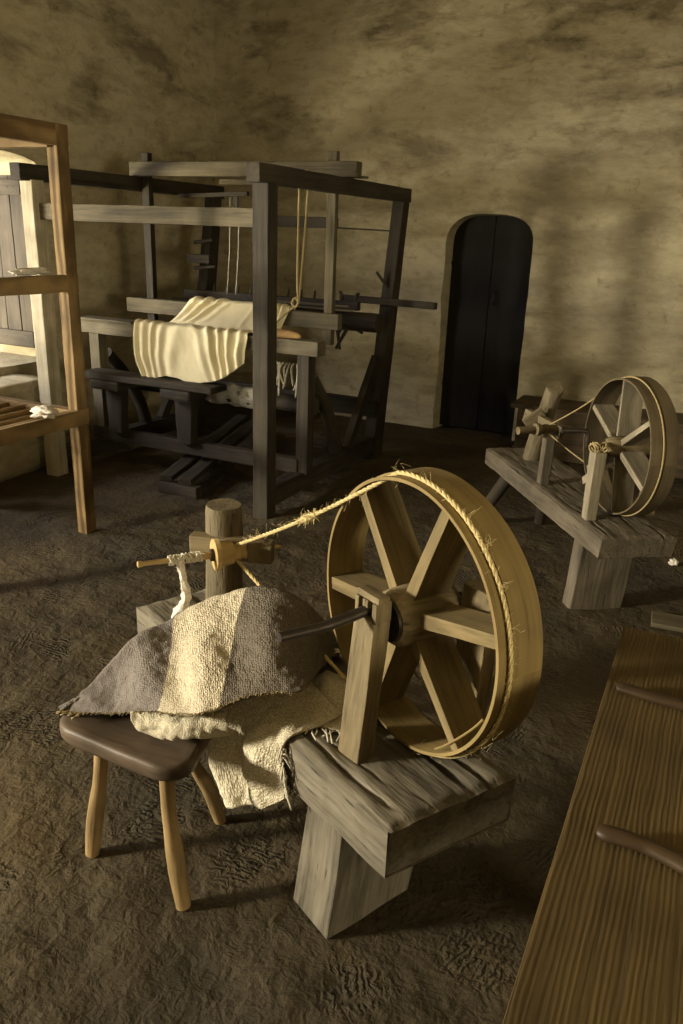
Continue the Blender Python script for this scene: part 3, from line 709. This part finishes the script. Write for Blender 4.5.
# head: log, cross block, spindle, whorl
hc = P1(.915, .168, 0)
pr = [(.43, .060), (.46, .060), (.50, .055), (.55, .052), (.62, .050), (.70, .050), (.78, .0495), (.796, .047)]
hp = tube('head_post', sw1, [(hc.x+.02*(z-.44), hc.y-.03*(z-.44), z) for z, r in pr], [r for z, r in pr], 'log', 20, .10)
for q in range(0): pass
beam('spindle_arm', sw1, (-1.205, 1.625, .690), (-.985, 1.688, .688), .042, .062, 'post', bevel=.004, wob=.004, cuts=6)
S0 = Vector((-1.237, 1.437, .69)); S1 = Vector((-.985, 1.73, .69)); sd_ = (S1-S0).normalized(); SP = lambda t: S0+(S1-S0)*t
lathe('spindle', sw1, S0, sd_, [(0, .006), (.002, .0085), (.010, .0085), (.016, .0062), (.08, .007), (.12, .010), (.16, .011), (.20, .010), (.33, .010), (.36, .008), (.386, .0035)], 'turned', 14)
lathe('whorl', sw1, SP(.515), sd_, [(0, .014), (0, .042), (.012, .043), (.014, .034), (.05, .030), (.052, .022), (.06, .019), (.068, .022), (.076, .018), (.084, .022), (.092, .016)], 'turned', 28)
lathe('leather_washer', sw1, SP(.49), sd_, [(0, .012), (0, .017), (.008, .017), (.008, .012)], 'leather', 14)
beam('bearing_block', sw1, SP(.80)+Vector((0, 0, -.028)), SP(.80)+Vector((0, 0, .03)), .055, .05, 'post', up=tuple(sd_), bevel=.003)
# rope drive: around the wheel, then to the whorl and back
def drive(name, parent, W3, R, t, whorl, wr, a_up, a_lo, rad, mat, twist=True, via=None):
    pts = [whorl+Vector((0, 0, wr))]
    tp = W3(math.radians(a_up), R, t)
    for k in range(1, 12): pts.append(pts[0].lerp(tp, k/12)+Vector((0, 0, -.012*math.sin(PI*k/12))))
    span = (a_up - a_lo) % 360; m = 90
    for k in range(m+1): pts.append(W3(math.radians(a_up-span*k/m), R, t))
    lo = pts[-1]; end = whorl+Vector((0, 0, -wr))
    for k in range(1, 13): pts.append(lo.lerp(end, k/12)+Vector((0, 0, -.006*math.sin(PI*k/12))))
    # resample evenly and lay three strands
    d = [0]
    for a, b_ in zip(pts, pts[1:]): d.append(d[-1]+(b_-a).length)
    step = rad*.9 if twist else rad*4; n = int(d[-1]/step); res = []; j = 0
    for k in range(n+1):
        s = d[-1]*k/n
        while j < len(d)-2 and d[j+1] < s: j += 1
        f = (s-d[j])/max(d[j+1]-d[j], 1e-6); res.append(pts[j].lerp(pts[j+1], f))
    T = Matrix.Translation(whorl); inv = T.inverted(); bm = bmesh.new()
    for st in range(3 if twist else 1):
        path = []
        for k, p in enumerate(res):
            tg = (res[min(k+1, n)]-res[max(k-1, 0)]).normalized(); u = tg.cross(Vector((.3, .2, .9))).normalized(); v = tg.cross(u)
            ph = k*.55+st*2*PI/3
            path.append(inv @ (p+((u*math.cos(ph)+v*math.sin(ph))*rad*.48 if twist else Vector())))
        b2 = tube_mesh(path, rad*.62 if twist else rad, 6 if twist else 8); me = bpy.data.meshes.new('t'); b2.to_mesh(me); b2.free(); bm.from_mesh(me); bpy.data.meshes.remove(me)
    return bm_obj(name, bm, mat, T, parent, True), res
wh = SP(.515)+sd_*.060
rope, path = drive('drive_rope', sw1, W1, .2975, .0225, wh, .020, 103, 262-360+0, .0047, 'rope')
# stray fibres and the frayed knot
fib = []
for k in range(260):
    p = random.choice(path[: int(len(path)*.7)]); d = Vector((random.gauss(0, 1), random.gauss(0, 1), random.gauss(.5, 1))).normalized(); l = random.choice((.006, .008, .010, .022))*random.uniform(.7, 1.3)
    e = Vector((random.gauss(0, 1), random.gauss(0, 1), random.gauss(0, 1)))*.006
    fib.append((smooth_path([p, p+d*l*.45+e*.9, p+d*l*.9-e*.6, p+d*l+e*1.2], 2), .00026))
kn = None; best = 1e9
ln = (path[0]-W1(math.radians(103), .3, .018)).length
for p in path[:120]:
    dd = abs((p-path[0]).length-ln*.50)
    if dd < best: best, kn = dd, p
for k in range(150):
    d = Vector((random.gauss(0, 1), random.gauss(0, 1), random.gauss(.3, 1))).normalized(); l = random.uniform(.008, .022); c0 = kn+(path[20]-path[0]).normalized()*random.uniform(-.03, .03)
    fib.append(([c0, c0+d*l*.6, c0+d*l+Vector((0, 0, -.002))], .0008))
fo = multi_tube('stray_fibres', rope, fib, 'rope', 4, tuple(wh)); fo['kind'] = 'stuff'
tube('knot', rope, smooth_path([kn-(kn-path[0]).normalized()*.035, kn, kn+(kn-path[0]).normalized()*.035], 6), [.006, .007, .008, .009, .010, .010, .0105, .010, .010, .009, .008, .007, .006], 'rope', 10, .5)

# handspun wool wound on the spindle and trailing down
yt = SP(.31)
yp = smooth_path([yt+Vector((0, 0, .012)), yt+Vector((-.004, -.012, -.005)), yt+Vector((.004, -.012, -.05)), yt+Vector((.012, -.01, -.09)), yt+Vector((.0, -.012, -.135)), yt+Vector((-.028, -.01, -.175))], 6)
m_ = len(yp); rr = [.0055+.010*(k/m_)**1.2*(1+.3*math.sin(k*1.7)) for k in range(m_)]; rr[-1] = .006
yb = root('wool_yarn', tuple(yt), 'white fluffy wool strand trailing from the spindle onto the striped blanket', 'wool')
tube('trailing_wool', yb, yp, rr, 'wool', 14, .8)
fz = []
for k in range(220):
    i_ = random.randrange(m_); d = Vector((random.gauss(0, 1), random.gauss(0, 1), random.gauss(0, 1))).normalized(); p_ = yp[i_]+d*rr[i_]*.7; l = random.uniform(.004, .010)
    fz.append(([p_, p_+d*l*.5+Vector((0, 0, -.002)), p_+d*l+Vector((0, 0, -.004))], .0005))
fz = multi_tube('wool_fuzz', yb, fz, 'wool', 4, tuple(yt)); fz['kind'] = 'stuff'
wr_ = []
for k in range(150):
    t = .20+.24*(.5-.5*math.cos(k*PI/75))*(.6+.4*random.random())+.03*random.random(); a = k*1.25; u = Vector((0, 0, 1)); v = sd_.cross(u)
    wr_.append(SP(t)+(u*math.cos(a)+v*math.sin(a))*(.0108+.003*random.random()))
tube('wound_wool', yb, wr_, .0022, 'cream_weave' if False else 'thread', 6)

# ---- far wheel
A2 = Vector((-.280, 2.958, 0)); w2v = Vector((.82, .572, 0)).normalized(); b2v = Vector((.572, -.82, 0)).normalized()
sw2 = root('spinning_wheel', (-.65, 3.5, 0), 'far spinning wheel of grey brown wood near the dark arched doorway', 'spinning wheel')
def P2(s, d, z): v = A2 - b2v*s + w2v*d; return Vector((v.x, v.y, z))
bench_plank(sw2, P2, 1.34, .312, .352, .44, 'bench_far', (.0, 0), 8.0)
beam('bench_leg', sw2, P2(.315, .175, -.01), P2(.245, .155, .36), .085, .24, 'bench_far', up=tuple(w2v), bevel=.006, wob=.006)
for d in (.06, .27):
    tube('bench_leg', sw2, [P2(1.34, d+(-.09 if d < .1 else .09), -.01), P2(1.10, d, .37)], [.030, .036], 'loom', 12, .08)
C2v = (-.318, 3.271, .724)
ws2 = build_wheel(C2v, math.radians(34.7), .279, .105, .055, ((95, .012), (155, .026), (35, .024), (-24, .026), (-82, .014), (-145, .024)), {'rim': 'rim_far', 'spoke': 'spoke_far'}, sw2)
n2, b2_, C2c, W2f = ws2
lathe('hub', sw2, C2c-n2*.04, n2, [(0, .02), (0, .032), (.012, .040), (.05, .042), (.15, .042), (.19, .032), (.19, .02)], 'post', 20)
tube('axle', sw2, [C2c-n2*.115, C2c+n2*.21], .011, 'iron', 10)
cr = [C2c-n2*.085, C2c-n2*.115, C2c-n2*.12+Vector((0, 0, .015)), C2c-n2*.125+Vector((0, 0, .055)), C2c-n2*.14+Vector((0, 0, .066)), C2c-n2*.20+Vector((0, 0, .068)), C2c-n2*.235+Vector((0, 0, .068))]
tube('crank_handle', sw2, smooth_path(cr, 5), .010, 'iron', 10)
pf = beam('wheel_post', sw2, C2c-n2*.10+b2_*.062+Vector((0, 0, -.29)), C2c-n2*.085+b2_*.036+Vector((0, 0, -.012)), .046, .046, 'spoke_far', up=tuple(n2), bevel=.004, wob=.004, end=(.05, .05))
bt_ = []
for k in range(26):
    a = k*1.1; bt_.append(C2c+b2_*.034-n2*(.085+.03*math.sin(k*.6))+Vector((0, 0, .005))+(b2_*math.cos(a)+Vector((0, 0, 1))*math.sin(a))*(.022+.006*math.sin(k*2.3)))
tube('binding_cord', pf, smooth_path(bt_, 3), .0035, 'cord', 6)
beam('side_peg', pf, C2c-n2*.10-b2_*.008+Vector((0, 0, -.145)), C2c-n2*.10+b2_*.03+Vector((0, 0, -.12)), .03, .03, 'spoke_far', bevel=.003)
beam('wheel_post', sw2, C2c+n2*.185+Vector((0, 0, -.29)), C2c+n2*.185+Vector((0, 0, .03)), .07, .045, 'post', up=tuple(n2), bevel=.004)
# head
hl = tube('head_post', sw2, [(-.780, 3.965, .425), (-.768, 3.948, .50), (-.742, 3.915, .62), (-.706, 3.86, .75), (-.682, 3.82, .832), (-.680, 3.816, .838)], [.048, .046, .044, .043, .042, .038], 'log', 16, .10)
s20, s21 = Vector((-.775, 3.545, .672)), Vector((-.56, 3.775, .672)); sdf = (s21-s20).normalized()
lathe('spindle', sw2, s20, sdf, [(0, .018), (.09, .018), (.095, .030), (.115, .030), (.12, .020), (.15, .024), (.19, .018), (.24, .016), (.30, .006)], 'post', 14)
beam('spindle_arm', sw2, (-.80, 3.80, .70), (-.60, 3.70, .655), .035, .06, 'log', bevel=.004)
beam('spindle_arm', sw2, (-.785, 3.73, .665), (-.715, 3.77, .73), .03, .045, 'log', bevel=.004)
beam('spindle_prop', sw2, P2(.69, .048, .43), P2(.69, .052, .655), .045, .045, 'bench_far', up=tuple(w2v), bevel=.005)
wh2 = s20+sdf*.17
cord2, _ = drive('drive_cord', sw2, W2f, .280, .046, wh2, .02, 128, 215, .0032, 'cord', False)

# ---------------------------------------------------------------- stool
stl = root('stool', (-1.05, 1.23, 0), 'small three-legged wooden stool with dark seat, under the striped blanket', 'stool')
cor = [(Vector((-1.185, 1.185, 0)), .070), (Vector((-.945, 1.165, 0)), .062), (Vector((-1.01, 1.365, 0)), .075)]
ol = []
cc = sum((c for c, r in cor), Vector())/3
for i, (c, r) in enumerate(cor):
    pv, nx = cor[i-1][0], cor[(i+1) % 3][0]
    a0 = math.atan2(*((c-pv).normalized().yx)); a1 = math.atan2(*((nx-c).normalized().yx))
    if a1 < a0: a1 += 2*PI
    for k in range(13):
        a = a0-PI/2+(a1-a0)*k/12; ol.append(c+Vector((math.cos(a)*r, math.sin(a)*r, 0)))
    q0, q1 = ol[-1], None
dens = []
for i, p in enumerate(ol):
    q = ol[(i+1) % len(ol)]; m_ = max(1, int((q-p).length/.02))
    for k in range(m_): dens.append(p.lerp(q, k/m_))
bm = bmesh.new(); rings = []
for sc_, z in ((.90, .366), (.97, .369), (1.0, .378), (1.005, .392), (1.0, .402), (.975, .408), (.93, .410), (.8, .408), (.55, .404), (.3, .402), (.1, .402)):
    ring = []
    for p in dens:
        q = cc+(p-cc)*(sc_*(1+.045*noise.noise(Vector((p.x*9, p.y*9, 3))))); zz = z + .003*noise.noise(Vector((q.x*9, q.y*9, z*20)))
        ring.append(bm.verts.new((q.x-cc.x, q.y-cc.y, zz)))
    rings.append(ring)
n_ = len(dens)
for a, b_ in zip(rings, rings[1:]):
    for k in range(n_): bm.faces.new((a[k], a[(k+1) % n_], b_[(k+1) % n_], b_[k]))
bm.faces.new(rings[0][::-1]); bm.faces.new(rings[-1])
bm_obj('seat', bm, 'stool', Matrix.Translation((cc.x, cc.y, 0)), stl, True)
for (fx, fy), (tx, ty), rb in (((-1.212, 1.178), (-1.155, 1.185), .0195), ((-.908, 1.150), (-.958, 1.170), .020), ((-.990, 1.425), (-1.025, 1.335), .018)):
    bw = random.uniform(-.008, .008); P = smooth_path([(fx, fy, -.004), (fx*.7+tx*.3+bw, fy*.7+ty*.3, .12), (fx*.3+tx*.7-(.018 if fy > 1.3 else 0), fy*.3+ty*.7+bw, .24), (tx, ty, .372)], 5)
    tube('leg', stl, P, [rb*.86+rb*.22*math.sin(PI*min(1, k/9)) for k in range(len(P))], 'stool_leg', 14, .08)

# ---------------------------------------------------------------- striped blanket over bench and stool
back = [(-1.198, 1.258, 0.420), (-1.168, 1.304, 0.420), (-1.140, 1.363, 0.420), (-1.114, 1.445, 0.420), (-1.091, 1.534, 0.452), (-1.058, 1.618, 0.452), (-0.983, 1.671, 0.452), (-0.889, 1.691, 0.452), (-0.802, 1.692, 0.452), (-0.739, 1.694, 0.452), (-0.697, 1.706, 0.452)]
ridge = [(-1.247, 1.160, 0.427), (-1.217, 1.206, 0.457), (-1.189, 1.265, 0.502), (-1.163, 1.347, 0.549), (-1.140, 1.436, 0.553), (-1.107, 1.520, 0.573), (-1.032, 1.572, 0.609), (-0.939, 1.592, 0.634), (-0.851, 1.593, 0.624), (-0.788, 1.595, 0.577), (-0.746, 1.608, 0.502)]
edge = [(-1.241, 1.153, 0.422), (-1.165, 1.164, 0.435), (-1.088, 1.177, 0.452), (-1.008, 1.186, 0.478), (-0.913, 1.171, 0.510), (-0.848, 1.172, 0.535), (-0.797, 1.221, 0.555), (-0.736, 1.259, 0.570), (-0.684, 1.288, 0.570), (-0.713, 1.442, 0.540), (-0.743, 1.591, 0.500)]
m1, m2 = [], []
for k, (r, e) in enumerate(zip(ridge, edge)):
    r, e = np.array(r), np.array(e); f = k/10; bul = .010*math.sin(PI*f)
    s = (1 if k % 2 else -1)
    m1.append(r*.68+e*.32+np.array((0, 0, bul+.006*s))); m2.append(r*.32+e*.68+np.array((0, 0, bul*.6+.011*s)))
def above(q):
    s = -(Vector(q)-A0).dot(bd); d = (Vector(q)-A0).dot(wd)
    if -.02 < d < .345 and -.02 < s < 1.15: return .449
    return .418
bk = root('striped_blanket', (-.98, 1.40, .44), 'striped grey, cream and dark brown wool blanket heaped over bench and stool', 'blanket')
cloth('blanket_cloth', bk, [back, ridge, m1, m2, edge], 200, 130, 'blanket', .007, .009, 6, .0030, (-.98, 1.40, .44), .35, above)
fr = []
E = cat_grid([edge, edge], 120, 1)[0]
for k in range(0, 121):
    p = Vector(E[k])
    for _ in range(2):
        d = Vector((random.gauss(0, .4), -1+random.gauss(0, .4), random.gauss(-.1, .3))).normalized(); l = random.uniform(.003, .010)
        q = p+Vector((random.gauss(0, .002), 0, .001)); fr.append(([q, q+d*l], .0009))
for k in range(26):
    p = Vector((-1.242+random.uniform(0, .05), 1.150+random.uniform(-.006, .02), .424)); d = Vector((-.6+random.gauss(0, .4), -.8+random.gauss(0, .3), 0)).normalized(); fr.append(([p, p+d*random.uniform(.006, .018)+Vector((0, 0, -.003))], .0014))
ff = multi_tube('frayed_edge', bk, fr, 'cord', 4, (-.98, 1.40, .44)); ff['kind'] = 'stuff'

# cream fringed cloth under it
cs = root('cream_cloth', (-.85, 1.30, .44), 'cream woven cloth with fringed edge hanging between stool and bench', 'cloth')
fold = [[(-1.113, 1.247, 0.425), (-1.048, 1.269, 0.430), (-0.974, 1.288, 0.440), (-0.911, 1.339, 0.450)],
        [(-1.068, 1.192, 0.452), (-0.995, 1.204, 0.464), (-0.923, 1.219, 0.478), (-0.864, 1.267, 0.490)],
        [(-1.039, 1.167, 0.448), (-0.969, 1.171, 0.458), (-0.899, 1.186, 0.470), (-0.833, 1.227, 0.482)],
        [(-1.008, 1.173, 0.428), (-0.953, 1.176, 0.434), (-0.893, 1.198, 0.444), (-0.835, 1.237, 0.452)],
        [(-1.026, 1.204, 0.416), (-0.983, 1.214, 0.416), (-0.930, 1.248, 0.416), (-0.883, 1.297, 0.418)]]
cloth('folded_edge', cs, fold, 90, 50, 'cream_weave', .009, .012, 11, .004, (-.85, 1.30, .44))
def Pd(x, y, z): return (x, y, z)
hang = [[P1(.60, .06, .475), P1(.53, .10, .510), P1(.46, .11, .520), P1(.39, .12, .490), P1(.32, .13, .460)],
        [P1(.61, .015, .470), P1(.545, .03, .520), P1(.47, .035, .515), P1(.39, .06, .462), P1(.325, .07, .454)],
        [P1(.615, -.015, .450), P1(.55, -.016, .490), P1(.475, -.006, .475), P1(.40, .002, .454), P1(.335, .018, .452)],
        [P1(.61, -.05, .38), P1(.55, -.075, .40), P1(.475, -.035, .40), P1(.415, -.055, .405), P1(.345, -.010, .425)],
        [P1(.565, -.05, .29), P1(.53, -.085, .30), P1(.47, -.035, .31), P1(.415, -.060, .32), P1(.338, -.018, .37)],
        [P1(.505, -.035, .19), P1(.475, -.075, .205), P1(.43, -.035, .225), P1(.375, -.038, .255), P1(.322, -.020, .305)]]
cloth('hanging_panel', cs, hang, 90, 100, 'cream_weave', .008, .012, 10, .0035, (-.85, 1.30, .44), .3)
flap = [[P1(.47, .20, .480), P1(.38, .215, .490), P1(.32, .22, .490), P1(.27, .215, .475)],
        [P1(.45, .15, .490), P1(.38, .155, .492), P1(.315, .16, .482), P1(.265, .165, .468)],
        [P1(.46, .12, .462), P1(.38, .11, .462), P1(.31, .125, .456), P1(.258, .14, .453)],
        [P1(.46, .06, .460), P1(.38, .055, .456), P1(.315, .085, .452), P1(.262, .118, .450)]]
cloth('folded_flap', cs, flap, 60, 40, 'cream_weave', .008, .006, 10, .002, (-.85, 1.30, .44), .3, lambda q: .449)
def fringe(a, b_, n, dirv, l0, l1, drop):
    fr = []
    for k in range(n):
        p = Vector(a).lerp(Vector(b_), (k+.3*random.random())/n); l = random.uniform(l0, l1); d = (Vector(dirv)+Vector((random.gauss(0, .3), random.gauss(0, .3), 0))).normalized()
        q = p+d*l*.5; e = p+d*l+Vector((random.gauss(0, .006), random.gauss(0, .006), drop))
        fr.append((smooth_path([p, q, e], 3), .0022))
    f = multi_tube('fringe', cs, fr, 'thread', 5, (-.85, 1.30, .44)); f['kind'] = 'stuff'
fringe(P1(.365, .03, .452), P1(.255, .135, .452), 15, bd*.8-wd*.5, .02, .042, -.002)
fringe(P1(.345, -.012, .43), P1(.322, -.022, .31), 12, bd*.5, .010, .022, -.028)

# ---------------------------------------------------------------- table at the right edge, with two handled tools
tb = root('work_table', (.32, .6, 0), 'long yellow pine work table in the right foreground', 'table')
def Tb(n, p0, p1, wy, hz, **k): return beam(n, tb, p0, p1, wy, hz, 'table', **k)
for k, (xa, xb) in enumerate(((-.080, .200), (.203, .48), (.483, .76))):
    Tb('top_board', ((xa+xb)/2, -.45, .731), ((xa+xb)/2, 1.587, .731), xb-xa, .038, bevel=.004, wob=.0012, cuts=18)
for X in (.02, .66):
    for Y in (-.3, 1.44): Tb('leg', (X, Y, -.01), (X, Y, .713), .07, .07, up=(0, 1, 0))
    Tb('apron', (X, -.26, .60), (X, 1.40, .60), .03, .22)  # unseen aprons, made deep to block low light from the right
Tb('apron', (.06, 1.44, .60), (.62, 1.44, .60), .03, .22)
def tool(name, pts, rads, label):
    P = smooth_path(pts, 8); n = len(P); R_ = np.interp(np.linspace(0, 1, n), np.linspace(0, 1, len(rads)), rads)
    r = root(name, tuple(P[0]), label, 'tool')
    h_ = tube('handle', r, P, list(R_), 'handle', 16)
    for v in h_.data.vertices: v.co.z = v.co.z*.72-.002
    e = P[-1]; blade = beam('head', r, e+Vector((-.004, 0, 0)), e+Vector((.22, -.015, .003)), .055, .02, 'handle', bevel=.003)
    return r
tool('curved_tool', [(-.029, .922, .762), (-.022, .920, .765), (.0, .921, .766), (.025, .922, .763), (.055, .915, .763), (.09, .905, .764), (.14, .90, .764)], [.0125, .0135, .013, .012, .013, .0145, .014], 'nearer of two curved brown wooden tools lying on the table')
tool('curved_tool', [(-.058, 1.312, .760), (-.05, 1.312, .763), (-.02, 1.309, .763), (.02, 1.306, .762), (.06, 1.306, .762), (.11, 1.305, .762)], [.0115, .0125, .0125, .012, .0125, .013], 'farther of two curved brown wooden tools lying on the table')

# ---------------------------------------------------------------- chest along the back wall, plank and tuft on the floor
ch = root('low_chest', (-.4, 5.86, 0), 'low dark wooden chest against the back wall right of the door', 'chest')
def Ch(n, p0, p1, wy, hz, **k): return beam(n, ch, p0, p1, wy, hz, 'chest', **k)
Ch('lid', (-1.31, 5.86, .358), (.62, 5.86, .358), .40, .030, bevel=.006)
Ch('front_board', (-1.26, 5.69, .19), (.58, 5.69, .19), .025, .305); Ch('back_board', (-1.26, 6.03, .19), (.58, 6.03, .19), .025, .305)
Ch('end_board', (-1.25, 5.70, .17), (-1.25, 6.02, .17), .025, .34); Ch('end_board', (.57, 5.70, .17), (.57, 6.02, .17), .025, .34)
Ch('plinth', (-1.27, 5.675, .03), (.59, 5.675, .03), .02, .065)
pk = root('floor_plank', (.10, 3.27, 0), 'short pale plank lying on the floor beyond the table', 'plank')
beam('board', pk, (-.065, 3.28, .010), (.36, 3.31, .010), .13, .02, 'beater', bevel=.004)
o = blob('wool_tuft', None, (-.025, 3.98, .016), (.022, .02, .016), 'wool', 4, 9); tag(o, 'small white wool tuft on the floor behind the far spinning wheel', 'wool')
